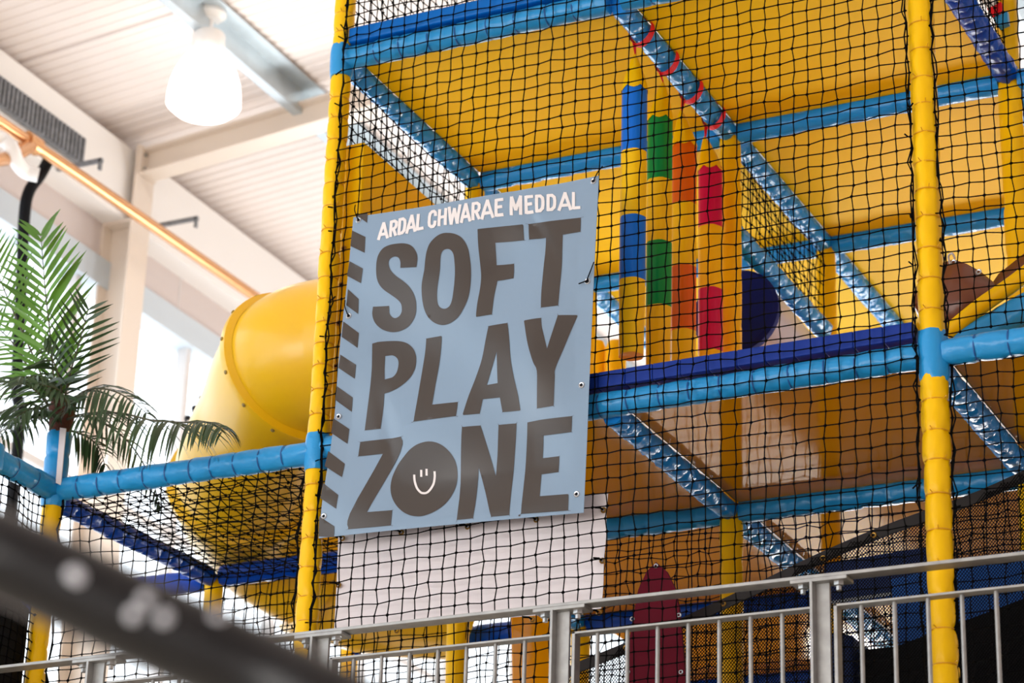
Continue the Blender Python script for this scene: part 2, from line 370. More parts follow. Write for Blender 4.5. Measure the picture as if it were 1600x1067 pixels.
# level 1
beam((.03, 0, ZU), (1.17, 0, ZU), seg=.13); beam((1.23, 0, ZU), (2.36, 0, ZU), seg=.13)
for x in (0, 1.2):
    for y in (0, 1.2, 2.4): foil((x, y+.03, ZU), (x, y+1.17, ZU))
foil((2.4, .04, ZU+.02), (2.4, 1.16, ZU+.02), 'cobalt', r=.05); foil((2.4, 1.24, ZU), (2.4, 2.4, ZU))
for y in (1.2, 2.4, 3.6):
    for x in (0, 1.2, 2.4): beam((x+.04, y, ZU), (x+1.16, y, ZU), 'foil', None, seg=.14)
foil((1.2, 1.24, 1.24), (1.2, 2.36, 1.24))

# decks: padded boards, the vinyl wrapped round
def deck(x0, y0, z, m, label, x1=None):
    k = MB(); k.box((x0+.035, y0+.035, z), ((x1 or x0+1.2)-.035, y0+1.165, z+.05), m)
    o = k.build('deck_board', smooth=False, bevel=.012); tag(o, label, 'deck board', 'deck boards of the climbing frame'); return o
deck(0, 0, ZU+.02, 'deck', 'yellow deck board overhead, the front left one of the top level, above the grey banner')
deck(1.2, 0, ZU+.02, 'deck', 'yellow deck board overhead, front one right of the hanging pencil bags')
deck(0, 1.2, ZU+.02, 'deck', 'yellow deck board overhead behind the blue and green pencil bags')
deck(1.2, 1.2, ZU+.02, 'deck', 'yellow deck board overhead in the second row, above the lilac roller')
deck(0, 2.4, ZU+.02, 'deck', 'yellow deck board overhead in the third row, seen behind the side net')
deck(1.2, 2.4, ZU+.02, 'deck', 'yellow deck board overhead in the third row, left of the brown sling')
deck(2.4, 1.2, ZU+.02, 'deck', 'yellow deck board overhead in the second row at the right edge of the photo')
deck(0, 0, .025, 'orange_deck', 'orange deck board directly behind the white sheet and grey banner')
deck(1.2, 0, .025, 'orange_deck', 'orange deck board under the front right beam, mirroring the pale floor strip')
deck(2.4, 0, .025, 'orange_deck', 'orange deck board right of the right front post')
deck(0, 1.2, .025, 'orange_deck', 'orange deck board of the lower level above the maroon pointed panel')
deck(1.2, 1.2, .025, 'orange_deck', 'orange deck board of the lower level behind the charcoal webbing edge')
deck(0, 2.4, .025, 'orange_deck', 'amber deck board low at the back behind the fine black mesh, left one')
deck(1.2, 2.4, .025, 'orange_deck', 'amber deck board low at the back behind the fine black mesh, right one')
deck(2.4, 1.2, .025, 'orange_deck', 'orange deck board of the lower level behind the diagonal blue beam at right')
# edge pads
k = MB(); n_ = 21
for i in range(n_):
    x0 = .1+(2.34-.1)/n_*i; x1 = x0+(2.34-.1)/n_-.0006; za = .072+.022*(x0-.1)/2.24; zc = .072+.022*(x1-.1)/2.24
    k.prism([(x0, -.03, za), (x1, -.03, zc), (x1, -.03, zc+.06), (x0, -.03, za+.06)], (0, .065, 0), 'navy')
tag(k.build('edge_pad', smooth=False, bevel=.004), 'navy segmented edge pad lying on the front beam below the pencil bags', 'edge pad')
k = MB(); k.box((.045, -.04, ZU+.052), (2.35, .03, ZU+.118), 'royal')
tag(k.build('edge_pad', smooth=False, bevel=.008), 'royal blue edge pad on the top front beam above the yellow deck', 'edge pad')

# ================================================================ NETS
ci = .0535
net('safety_net', 'black knotted front net between the two front posts, behind the grey banner', (.045, -.055, -1.32), (2.31, 0, 0), (0, 0, 3.45), 43, 70, seed=3, ropes=True)
net('safety_net', 'black knotted net right of the right front post, above the blue beam', (2.45, -.03, .085), (1.1, 0, 0), (0, 0, 2.0), 21, 40, seed=4, ropes=True)
net('safety_net', 'black knotted net right of the right front post, below the blue beam', (2.45, .0, -1.3), (1.1, 0, 0), (0, 0, 1.29), 20, 25, seed=5, wob=.006, ropes=True)
net('safety_net', 'black knotted net in the left bay under the front blue beam', (-1.15, 0, -1.35), (1.1, 0, 0), (0, 0, 1.32), 21, 26, seed=6, wob=.007, ropes=True)
net('safety_net', 'black net stretched flat as a roof over the left bay', (-1.15, .05, -.03), (1.1, 0, 0), (0, 1.1, 0), 21, 21, seed=7, wob=.005, bulge=-.02)
net('safety_net', 'black net at the rear of the left bay below the cobalt beams', (-1.15, 1.2, -1.3), (1.1, 0, 0), (0, 0, 1.25), 20, 24, seed=8, wob=.005)
net('safety_net', 'black side net left of the palm post, at the left edge of the photo', (-1.2, -.37, -1.2), (0, .33, 0), (0, 0, 1.15), 9, 32, seed=9, wob=.002)
net('safety_net', 'black side net on the left side of the upper bay, under the glossy blue beam', (0, .05, .1), (0, 1.1, 0), (0, 0, 1.52), 22, 30, seed=10)
net('safety_net', 'black side net above the royal blue edge pad at the top', (0, .05, 1.8), (0, 1.1, 0), (0, 0, .8), 22, 16, seed=11)
net('safety_net', 'small black side net between two glossy blue beams above the lilac roller', (1.2, 1.24, 1.27), (0, 1.12, 0), (0, 0, .38), 22, 8, seed=12)
net('safety_net', 'black net hanging below the second-row beam, right of the maroon panel', (0.05, 1.19, -1.2), (2.32, 0, 0), (0, 0, 1.15), 46, 24, seed=13, wob=.009)
net('safety_net', 'black side net between the posts at the far upper right', (2.4, .05, 1.74), (0, 1.1, 0), (0, 0, .8), 22, 16, seed=14)

# fine mesh with its diagonal webbing edge
hem = [at(870, 1058, 1, .35), at(900, 1041, 1, .35), at(1000, 1000, 1, .35), at(1123, 944, 1, .35), at(1200, 908, 1, .35), at(1277, 871, 1, .35), at(1360, 835, 1, .35), at(1440, 805, 1, .35), at(1530, 772, 1, .35), at(1640, 722, 1, .35)]
def hemz(x):
    for a, b in zip(hem, hem[1:]):
        if a.x <= x <= b.x: return a.z+(b.z-a.z)*(x-a.x)/(b.x-a.x)
    return None
fm = thing('mesh_guard', 'fine black mesh guard with a diagonal charcoal webbing edge behind the railing', 'mesh guard', (1.8, .35, -1.3))
V = []; F = []; sp = .0115; zb = -1.28; x0_, x1_ = hem[0].x, hem[-1].x
def clipseg(p, q):
    N = 60; run = []; out = []
    for i in range(N+1):
        s = Vector(p).lerp(Vector(q), i/N); h = hemz(s.x); ok = h is not None and zb <= s.z <= h
        if ok: run.append(s)
        else:
            if len(run) > 1: out.append((run[0], run[-1]))
            run = []
    if len(run) > 1: out.append((run[0], run[-1]))
    return out
c0 = x0_-1.2
while c0 < x1_+1.2:
    for sg in (1, -1):
        for a, b in clipseg((c0, .35, zb), (c0+sg*1.1, .35, zb+1.1*1.15)):
            aa = a.copy(); aa.y += .02*math.sin(a.x*9); bb = b.copy(); bb.y += .02*math.sin(b.x*9)
            cordtube(V, F, [aa, a.lerp(b, .5)+Vector((0, .02*math.sin((a.x+b.x)*4.5), 0)), bb], .0015)
    c0 += sp
me = bpy.data.meshes.new('fine_mesh'); me.from_pydata([tuple(p) for p in V], [], F); me.materials.append(M['mesh'])
o = bpy.data.objects.new('fine_mesh', me); COL.objects.link(o); o.parent = fm; o.matrix_parent_inverse = Matrix.Translation(-fm.location)
k = MB(); hp = catmull(hem, 4); wv = Vector((-.02, 0, .045))
top = [p+Vector((0, -.004, .012)) for p in hp]; bot = [p+Vector((0, -.004, -.028)) for p in hp]
k.add(top+bot+[p+Vector((0, .008, 0)) for p in top+bot], [(i, i+1, len(hp)+i+1, len(hp)+i) for i in range(len(hp)-1)]+[(2*len(hp)+i+1, 2*len(hp)+i, 3*len(hp)+i, 3*len(hp)+i+1) for i in range(len(hp)-1)]+[(i, 2*len(hp)+i, 2*len(hp)+i+1, i+1) for i in range(len(hp)-1)]+[(len(hp)+i, len(hp)+i+1, 3*len(hp)+i+1, 3*len(hp)+i) for i in range(len(hp)-1)], 'hem')
k.build('webbing_edge', fm)
def eyelet_mb(c, m, r=.011, axis=(0, -1, 0), hole=None):
    k = MB(); k.lathe(c, [(r*.45, .0), (r*.5, .0025), (r*.8, .0035), (r, .0015), (r, -.001)], m, n=16, axis=axis)
    if hole: k.lathe(c, [(0, .0008), (r*.48, .0008)], hole, n=12, axis=axis)
    return k
for px, py in ((978, 1012), (1130, 943), (1286, 872), (1365, 836)): eyelet_mb(at(px, py, 1, .343), 'brass', .011).build('eyelet', fm)

# ================================================================ BANNER
YB = -.098
TLb, TRb, BRb, BLb = (552, 339), (935.5, 274), (912, 801), (498, 841)
def wave(x, z):
    w_ = .016*math.sin(3.1*x+2.6*z+.4)+.011*math.sin(5.3*x-6.9*z+1.2)+.005*math.sin(9*x+11*z)
    w_ += .014*math.exp(-(((x-.78)/.16)**2+((z-.62)/.13)**2))*math.sin(9*(x-.7)-6*(z-.6))
    d = ((x-1.0)+(z-.62)*.55); w_ += .006*math.exp(-(d/.03)**2)*math.exp(-(((x-.95)/.22)**2))
    w_ += .007*math.exp(-(((x-.34)+.25*(z-.02))/.03)**2)*math.exp(-((z-.0)/.14)**2)
    u = min(1, max(0, (x-.02)/1.09)); v_ = min(1, max(0, (z+.36)/1.32))
    return w_*min(1, 7*u*(1-u)+.12)*min(1, 9*v_*(1-v_)+.12)
def bpoint(px, py, off=0.):
    p = at(px, py, 1, YB); e = 1.0
    return Vector((p.x, YB+wave(p.x, p.z)-off, p.z))
banner = thing('banner', 'grey-blue vinyl banner reading SOFT PLAY ZONE tied to the front net', 'banner', tuple(at(720, 800, 1, YB)))
k = MB(); nu, nv = 110, 150; v = []
for j in range(nv+1):
    for i in range(nu+1):
        a, b = i/nu, j/nv
        px = (1-b)*((1-a)*TLb[0]+a*TRb[0])+b*((1-a)*BLb[0]+a*BRb[0]); py = (1-b)*((1-a)*TLb[1]+a*TRb[1])+b*((1-a)*BLb[1]+a*BRb[1])
        py += 5*math.sin(PI*a)*(1-b)-2.0*math.sin(PI*a)*b
        v.append(bpoint(px, py))
N1 = len(v); v += [p+Vector((0, .0015, 0)) for p in v]; f = []
for j in range(nv):
    for i in range(nu):
        q = (j*(nu+1)+i, j*(nu+1)+i+1, (j+1)*(nu+1)+i+1, (j+1)*(nu+1)+i); f.append(q); f.append(tuple(N1+c for c in q[::-1]))
for i in range(nu):
    f.append((i+1, i, N1+i, N1+i+1)); c = nv*(nu+1)+i; f.append((c, c+1, N1+c+1, N1+c))
for j in range(nv):
    c = j*(nu+1); d = c+nu+1; f.append((c, d, N1+d, N1+c)); c += nu; d += nu; f.append((d, c, N1+c, N1+d))
k.add(v, f, 'banner'); k.build('sheet', banner)
def conv(reg, pts): ox, oy, s = reg; return [(ox+x/s, oy+y/s) for x, y in pts]
R1_, R2_, R3_, R4_, R5_, R6_, R7_, R8_ = (570, 330, 5.333), (735, 330, 5.337), (550, 480, 5.337), (710, 470, 5.333), (535, 640, 5.335), (700, 640, 5.336), (495, 330, 2.05), (580, 280, 4.444)
def smooth_loop(P, n=4):
    out = []; L = len(P)
    for i in range(L):
        a, b, c, d = [Vector(P[(i+q) % L]) for q in (-1, 0, 1, 2)]
        corner = (b-a).normalized().dot((c-b).normalized()) < .55 or (c-b).normalized().dot((d-c).normalized()) < .55
        for q in range(n):
            t = q/n; out.append(tuple(b.lerp(c, t)) if corner else tuple(.5*((2*b)+(c-a)*t+(2*a-5*b+4*c-d)*t*t+(3*b-a-3*c+d)*t**3)))
    return out
def printed(name, loops, m, parent, off=.0016, grid=5.0, label=None):
    V2 = []; E = []
    for lp in loops:
        k0 = len(V2); n = len(lp)
        for i in range(n): V2.append(Vector(lp[i])); E.append((k0+i, k0+(i+1) % n))
    xs = [p.x for p in V2]; ys_ = [p.y for p in V2]
    x = min(xs)+grid/2
    while x < max(xs):
        y = min(ys_)+grid/2
        while y < max(ys_): V2.append(Vector((x, y))); y += grid
        x += grid
    r = delaunay_2d_cdt(V2, E, [], 0, 1e-4)
    def inside(q):
        c = (r[0][q[0]]+r[0][q[1]]+r[0][q[2]])/3; hit = False
        for lp in loops:
            for i in range(len(lp)):
                (xa, ya), (xb, yb) = lp[i], lp[i-1]
                if (ya > c.y) != (yb > c.y) and c.x < (xb-xa)*(c.y-ya)/(yb-ya)+xa: hit = not hit
        return hit
    mb = MB(); mb.add([bpoint(p.x, p.y, off) for p in r[0]], [tuple(q) for q in r[2] if inside(q)], m)
    o = mb.build(name, parent)
    if label: o['label'] = label
    return o
Sx = [(315,488),(450,482),(461,420),(455,370),(430,325),(395,298),(345,286),(280,288),(215,300),(165,325),(130,370),(112,425),(105,500),(110,570),(130,620),(165,660),(215,695),(265,730),(298,765),(305,800),(300,835),(280,865),(250,882),(225,878),(205,858),(198,835),(200,787),(65,793),(56,840),(62,890),(85,935),(125,970),(175,990),(230,995),(285,983),(340,955),(385,910),(415,855),(427,790),(425,735),(408,680),(375,630),(330,590),(280,555),(240,515),(220,475),(218,435),(235,408),(265,395),(295,400),(312,420),(318,450)]
Oo = [(715,198),(770,206),(820,232),(855,275),(878,330),(888,400),(893,470),(890,560),(880,650),(862,730),(830,800),(785,870),(730,915),(670,938),(615,938),(560,915),(515,870),(490,805),(481,720),(485,630),(500,560),(515,500),(525,420),(540,345),(565,285),(610,235),(660,205)]
Oi = [(712,331),(740,345),(758,380),(764,440),(765,510),(758,590),(745,670),(730,740),(710,785),(680,808),(650,810),(622,795),(608,765),(607,710),(615,640),(630,570),(643,500),(648,430),(655,375),(675,342)]
Ff = [(78,165),(440,117),(448,122),(447,235),(440,242),(213,268),(212,445),(345,430),(354,436),(354,548),(345,555),(219,576),(200,700),(188,860),(182,868),(55,884),(50,878),(60,770),(80,650),(90,540),(85,420),(80,330),(78,240)]
Tt = [(490,118),(497,110),(915,55),(922,60),(920,168),(915,174),(775,200),(770,400),(755,620),(743,790),(738,796),(612,817),(605,812),(603,690),(612,520),(625,350),(630,222),(498,236),(490,230)]
Po = [(155,293),(200,278),(300,268),(380,268),(440,285),(485,325),(508,380),(511,440),(500,500),(470,560),(420,615),(350,665),(290,692),(247,704),(240,790),(225,900),(214,985),(208,996),(88,1007),(80,1000),(100,850),(130,650),(148,480)]
Pi = [(257,392),(310,384),(345,400),(363,430),(362,480),(345,535),(310,570),(250,587),(250,500)]
Ll = [(600,250),(607,245),(728,228),(734,235),(715,420),(685,620),(662,808),(875,790),(882,796),(870,905),(862,910),(515,948),(508,940),(530,780),(560,540),(590,340)]
Ao = [(302,218),(450,200),(460,206),(478,330),(490,500),(510,640),(540,800),(552,912),(545,916),(408,928),(402,922),(385,810),(240,822),(215,935),(208,943),(78,954),(73,945),(120,790),(180,640),(235,490),(270,330),(292,230)]
Ai = [(368,435),(370,693),(276,706)]
Yy = [(602,186),(608,181),(738,160),(744,166),(752,240),(793,415),(872,140),(882,130),(1022,122),(1030,128),(980,250),(920,410),(853,580),(848,650),(830,870),(824,877),(698,897),(691,890),(700,760),(708,600),(680,530),(640,390),(615,260)]
Zz = [(122,257),(130,250),(470,218),(478,224),(473,345),(210,857),(408,838),(414,845),(405,960),(398,966),(60,998),(53,990),(70,870),(320,357),(120,375),(112,368)]
Bo = [(715,265),(790,277),(850,310),(900,360),(935,420),(950,490),(948,560),(930,640),(890,720),(835,790),(760,845),(680,880),(620,887),(560,878),(500,848),(450,800),(415,740),(397,670),(398,600),(415,530),(450,455),(500,390),(560,325),(630,283)]
Nn = [(120,155),(130,147),(265,134),(275,140),(300,220),(345,380),(387,547),(405,380),(420,135),(428,126),(560,113),(567,120),(545,370),(520,660),(510,870),(503,878),(370,890),(355,882),(300,680),(248,478),(230,660),(208,895),(200,904),(78,916),(71,908),(100,500)]
Ee = [(658,103),(760,83),(1028,55),(1035,62),(1029,180),(1022,187),(788,210),(778,395),(915,384),(922,390),(917,510),(910,518),(770,532),(762,720),(1000,704),(1006,712),(1002,835),(995,842),(615,868),(608,860),(630,500)]
for reg, loops in ((R1_, [Sx]), (R1_, [Oo, Oi]), (R2_, [Ff]), (R2_, [Tt]), (R3_, [Po, Pi]), (R3_, [Ll]), (R4_, [Ao, Ai]), (R4_, [Yy]), (R5_, [Zz]), (R6_, [Nn]), (R6_, [Ee])):
    printed('letter', [smooth_loop(conv(reg, l)) for l in loops], 'ink', banner)
blob = printed('smiley_disc', [smooth_loop(conv(R5_, Bo))], 'ink', banner, label='round letter O drawn as a smiling face')
def ribbon(P, wd):
    L = [Vector(p) for p in P]; lf = []; rt = []
    for i, p in enumerate(L):
        t = (L[min(i+1, len(L)-1)]-L[max(i-1, 0)]).normalized(); n = Vector((-t.y, t.x)); lf.append(p+n*wd/2); rt.append(p-n*wd/2)
    return [tuple(p) for p in lf+rt[::-1]]
def curve2(P, n=6): return [(p.x, p.y) for p in catmull([(x, y, 0) for x, y in P], n)]
for P in ([(652, 498), (650, 555)], [(697, 490), (695, 545)], curve2([(592,537),(595,590),(612,645),(640,680),(663,690),(695,685),(725,655),(750,610),(762,555),(763,510)])):
    o = printed('face_line', [conv(R5_, ribbon(P, 18))], 'inkw', None, off=.0028)
    o.parent = blob; o.matrix_parent_inverse = blob.matrix_parent_inverse.inverted() @ Matrix.Identity(4) if False else Matrix.Identity(4)
    o.matrix_parent_inverse = Matrix.Identity(4)
# white condensed capitals along the top
GL = {
 'A': [[(0, 0), (.5, 1), (1, 0)], [(.2, .27), (.8, .27)]],
 'R': [[(.1, 0), (.1, 1)], [(.1, .93), (.6, .93), (.88, .82), (.9, .62), (.78, .5), (.55, .46), (.1, .46)], [(.5, .46), (.92, 0)]],
 'D': [[(.1, 0), (.1, 1)], [(.1, .93), (.55, .93), (.84, .8), (.9, .6), (.9, .4), (.84, .2), (.55, .07), (.1, .07)]],
 'L': [[(.12, 1), (.12, 0)], [(.12, .07), (1, .07)]],
 'C': [[(.9, .68), (.86, .85), (.66, .95), (.4, .95), (.16, .85), (.1, .66), (.1, .34), (.16, .15), (.4, .05), (.66, .05), (.86, .15), (.9, .32)]],
 'H': [[(.1, 0), (.1, 1)], [(.9, 0), (.9, 1)], [(.1, .5), (.9, .5)]],
 'W': [[(.05, 1), (.25, 0), (.5, .85), (.75, 0), (.95, 1)]],
 'E': [[(.12, 0), (.12, 1)], [(.12, .93), (.98, .93)], [(.12, .52), (.86, .52)], [(.12, .07), (.98, .07)]],
 'M': [[(.08, 0), (.1, 1), (.5, .25), (.9, 1), (.92, 0)]]}
base = [(60, 428), (135, 417), (200, 404), (240, 394), (382, 362), (415, 356), (540, 333), (705, 305), (865, 278), (938, 268), (980, 259), (1058, 251), (1140, 240), (1285, 219), (1455, 206)]
topl = [(60, 316), (95, 310), (180, 287), (330, 252), (440, 230), (540, 211), (700, 181), (938, 145), (978, 139), (1040, 128), (1130, 121), (1270, 106), (1415, 88), (1455, 84)]
def ip(T, x):
    for a, b in zip(T, T[1:]):
        if a[0] <= x <= b[0]: return a[1]+(b[1]-a[1])*(x-a[0])/(b[0]-a[0])
    return T[-1][1]
WORDS = [('A', 60, 130), ('R', 142, 194), ('D', 203, 256), ('A', 262, 325), ('L', 331, 384), ('C', 413, 470), ('H', 482, 541), ('W', 549, 641), ('A', 642, 707), ('R', 718, 777), ('A', 784, 866), ('E', 876, 938), ('M', 978, 1058), ('E', 1075, 1138), ('D', 1150, 1208), ('D', 1226, 1286), ('A', 1304, 1390), ('L', 1396, 1456)]
for ch, xa, xb in WORDS:
    mb = MB(); swd = 21.5
    for li, st in enumerate(GL[ch]):
        P = []
        for u, vv in st:
            X = xa+(xb-xa)*(.04+.92*u); P.append((X, ip(base, X)+(ip(topl, X)-ip(base, X))*vv))
        for a, b in zip(P, P[1:]):
            a = Vector(a); b = Vector(b); t = (b-a).normalized(); nn = Vector((-t.y, t.x))*swd/2; e = t*swd*.22 if len(P) > 2 else t*0
            q = [a-e+nn, b+e+nn, b+e-nn, a-e-nn]
            ns = 8; L_ = [q[0].lerp(q[1], i/ns) for i in range(ns+1)]; K_ = [(q[0]+q[3]).lerp(q[1]+q[2], i/ns)/2 for i in range(ns+1)]; R_ = [q[3].lerp(q[2], i/ns) for i in range(ns+1)]
            mb.add([bpoint(x, y, .0022+.000004*len(mb.f)) for x, y in conv(R8_, L_+K_+R_)], [(i, i+1, ns+2+i, ns+1+i) for i in range(ns)]+[(ns+1+i, ns+2+i, 2*ns+3+i, 2*ns+2+i) for i in range(ns)], 'inkw')
    o = mb.build('small_letter', banner, smooth=False); o['label'] = 'white small capital letter'
STR = [conv(R7_, p) for p in ([(128, 13), (163, 7), (162, 38)], [(98, 248), (133, 280), (131, 328), (93, 300)], [(84, 352), (132, 388), (127, 435), (79, 402)], [(74, 458), (121, 488), (115, 532), (67, 500)], [(60, 557), (106, 590), (101, 635), (53, 600)], [(46, 658), (93, 690), (88, 738), (39, 705)], [(32, 765), (84, 805), (78, 850), (23, 815)], [(20, 870), (71, 910), (65, 955), (13, 920)], [(10, 978), (58, 1010), (56, 1045), (6, 1042)])]
STR += [[(550, 360), (572, 371), (571, 396), (547, 384)], [(545.6, 407.6), (567.7, 420), (564, 442.5), (541, 430)]]
for s_ in STR: printed('stripe', [s_], 'ink', banner)
for px, py in ((560, 344), (927, 283), (918.5, 440), (909, 602), (901, 772), (544, 493), (525, 648), (507, 807)):
    p = bpoint(px, py, .0005); eyelet_mb(p, 'chrome', .012, hole='blackv').build('eyelet', banner)
for i, pts in enumerate(([(560, 344), (556, 330), (558, 322)], [(928, 283), (936, 270), (944, 262)], [(918, 440), (925, 425), (931, 412)], [(918, 440), (910, 444), (907, 446)], [(544, 493), (540, 480), (541, 470)])):
    k = MB(); k.tube(catmull([bpoint(a, b, .006+.004*j) for j, (a, b) in enumerate(pts)], 4), .0022, 'cord', n=6); k.build('cable_tie', banner)

# white blank sheet below it, behind the net
sheet = thing('blank_sheet', 'blank white vinyl sheet tied behind the net under the grey banner', 'sheet', tuple(at(735, 960, 1, .0)))
k = MB(); c4 = [at(529, 800, 1, .0), at(949, 770, 1, .0), at(940, 951, 1, .0), at(521, 990, 1, .0)]; nu, nv = 40, 16; v = []
for j in range(nv+1):
    for i in range(nu+1):
        a, b = i/nu, j/nv; p = (c4[0].lerp(c4[1], a)).lerp(c4[3].lerp(c4[2], a), b)
        p.y += .004*math.sin(7*a+3*b)+.003*math.sin(15*a*b+2)+.012*math.exp(-((a-.93)/.05)**2)*b*math.sin(9*b); v.append(p)
N1 = len(v); v += [p+Vector((0, .002, 0)) for p in v]; f = []
for j in range(nv):
    for i in range(nu):
        q = (j*(nu+1)+i, j*(nu+1)+i+1, (j+1)*(nu+1)+i+1, (j+1)*(nu+1)+i); f.append(q); f.append(tuple(N1+c for c in q[::-1]))
k.add(v, f, 'whiteb'); k.build('panel', sheet)
for px, py in ((535, 841), (627, 832), (731, 823), (838, 812), (943, 797), (941, 876), (529, 914), (832, 968), (936, 957), (620, 985)):
    p = at(px, py, 1, -.004); k = eyelet_mb(p, 'brass', .011); k.build('eyelet', sheet)
    k = MB(); k.tube([p+Vector((-.02, -.03, .003)), p+Vector((-.008, -.012, .006)), p+Vector((0, -.004, 0))], .004, 'cord', n=6); k.build('cord_knot', sheet)

# ================================================================ PENCIL BAGS
def pencil(y, pxtip, pytop, bands, bottom, col, label, sy):
    """hanging punch bag shaped like a pencil: hexagonal yellow body, coloured bands, pointed tip, red strap"""
    tip = at(pxtip[0], pxtip[1], 1, y); cx = pxtip[2]
    zs = [at(cx, b, 1, y).z for b in bands]; zb_ = at(cx, bottom, 1, y).z; x = at(cx, (bands[0]+bands[1])/2, 1, y).x
    t = thing('pencil_bag', label, 'punch bag', (x, y, zb_), 'pencil punch bags hanging in a row')
    r = .053
    def ringp(z, rr, n=24):
        out = []
        for k in range(n):
            th = 2*PI*k/n+.35; q = (th % (PI/3))-PI/6; rad = rr*(.35+.65*math.cos(PI/6)/math.cos(q)*1.02)
            out.append(Vector((x+rad*math.cos(th), y+rad*math.sin(th), z)))
        return out
    def seg(name, z0, z1, m, r0=r, r1=r, scallop=False, cap=False):
        k = MB(); rows = 6; v = []; n = 24
        for i in range(rows+1):
            rr = r0+(r1-r0)*i/rows; ring = ringp(z0+(z1-z0)*i/rows, rr)
            if scallop and i == 0:
                for q_, p in enumerate(ring): p.z += -.012*abs(math.sin(3*(2*PI*q_/n)))
            v += ring
        f = [(i*n+q_, i*n+(q_+1) % n, (i+1)*n+(q_+1) % n, (i+1)*n+q_) for i in range(rows) for q_ in range(n)]
        if cap: f += [tuple(range(n))[::-1]]
        k.add(v, f, m)
        if cap:
            pass
        o = k.build(name, t)
        return o
    cols = [col, 'yellow']
    for i in range(len(zs)-1):
        seg('band' if i % 2 == 0 else 'body_section', zs[i+1], zs[i], cols[i % 2])
    seg('body_section', zb_, zs[-1], 'yellow', r0=r*.93, cap=True)
    # tip: a cone leaning to the strap
    k = MB(); n = 24; v = []; rows = 8; top = Vector((tip.x, y, tip.z))
    for i in range(rows+1):
        u = i/rows; ring = ringp(zs[0]+(top.z-zs[0])*u, r*(1-u)**.8+.003)
        for q_, p in enumerate(ring): p.x += (top.x-x)*u; p.z += (-.016*abs(math.sin(3*(2*PI*q_/n))) if i == 0 else 0)
        v += ring
    k.add(v, [(i*n+q_, i*n+(q_+1) % n, (i+1)*n+(q_+1) % n, (i+1)*n+q_) for i in range(rows) for q_ in range(n)], 'yellow'); k.build('tip', t)
    # red strap: down from the wrap on the beam
    k = MB(); rb = .056
    for th0, th1 in ((-PI*.05, PI*1.05),):
        pass
    ring = []
    for i in range(25):
        th = 2*PI*i/24; wx = rb*math.cos(th); wz = rb*math.sin(th); sl = -.022*math.cos(th)
        ring.append((1.2+wx, sy+sl, ZU+wz))
    v = []
    for (a, b, c) in ring: v += [(a, b-.019, c), (a, b+.019, c)]
    k.add(v, [(2*i, 2*i+1, 2*i+3, 2*i+2) for i in range(24)], 'red')
    pA = Vector((1.2-rb*.95, sy+.02, ZU-.012))
    k.prism([pA+Vector((.012, -.019, -.01)), pA+Vector((.012, .019, -.01)), Vector((top.x+.004, y+.006, top.z-.01)), Vector((top.x+.004, y-.006, top.z-.01))], (-.002, 0, 0), 'red')
    k.build('strap', t, smooth=False)
    return t
pencil(.255, (992, 84, 991), 0, [140, 240, 342, 440], 556, 'blueband', 'pencil punch bag with blue bands, ending above the navy edge pad', .255)
pencil(.509, (1036, 128, 1031), 0, [187, 285, 382, 482], 600, 'greenband', 'pencil punch bag with green bands, second in the hanging row', .509)
pencil(.765, (1064, 172, 1069), 0, [228, 322, 420, 520], 630, 'orangeband', 'pencil punch bag with orange bands, third in the hanging row', .765)
pencil(1.012, (1101, 213, 1110), 0, [265, 358, 455, 552], 660, 'pinkband', 'pencil punch bag with crimson bands, nearest the yellow post', 1.012)

# ================================================================ SLIDE
ep = thing('entry_panel', 'yellow padded panel around the slide mouth, between the left front post and banner', 'padded panel', (.05, .6, .06))
k = MB(); k.box((.0, .065, .06), (.088, 1.15, 1.33), 'yellow'); k.build('panel', ep, smooth=False, bevel=.012)
for px, py in ((537, 388), (533, 445), (529, 505), (525, 572)): eyelet_mb(at(px, py, 1, .062), 'brass', .011, hole='blackv').build('eyelet', ep)
sl = thing('tube_slide', 'yellow plastic tube slide curling down behind the left front post', 'slide', (-.6, 1.2, -2.2))
cl = [(.02, .6, .68), (-.26, .6, .68), (-.5, .62, .655), at(425, 655, 1, .9), at(385, 755, 1, 1.15), at(420, 830, 1, 1.55), at(500, 880, 1, 1.75), at(590, 915, 1, 2.0), at(690, 925, 1, 2.3)]
path = catmull(cl, 10); rs = .318
cuts = [0, 20, 40, 60, len(path)-1]
for a, b in zip(cuts, cuts[1:]):
    k = MB(); k.tube(path[a:b+1], rs, 'slide', n=48, caps=False); k.build('tube_section', sl)
for c in cuts[1:-1]:
    t = (path[c+1]-path[c-1]).normalized(); k = MB()
    k.lathe(path[c], [(rs, -.03), (rs+.03, -.018), (rs+.032, 0), (rs+.03, .018), (rs, .03)], 'slide', n=48, axis=t); fl = k.build('flange', sl)
    a_ = t.orthogonal().normalized(); b_ = t.cross(a_)
    for q in range(14):
        d = math.cos(2*PI*q/14)*a_+math.sin(2*PI*q/14)*b_; k = MB(); k.lathe(path[c]+d*(rs+.03), [(.009, 0), (.009, .004), (.005, .007), (0, .007)], 'flbolt', n=8, axis=d); bo = k.build('bolt'); bo.parent = fl
# rack of pale rods with black caps behind the slide
rk = thing('rod_rack', 'row of pale slanting rods with black caps between slide and palm', 'rack', tuple(at(320, 700, 1, 3.0)))
for i in range(6):
    a = at(349-11*i, 577+16*i, 1, 3.0); b = at(377-11*i, 720+16*i, 1, 2.6); k = MB(); k.tube([a, b], .011, 'rod', n=8); r_ = k.build('rod', rk)
    k = MB(); dd = (a-b).normalized(); k.tube([a-dd*.01, a+dd*.025], .02, 'blackv', n=8); c_ = k.build('cap'); c_.parent = r_

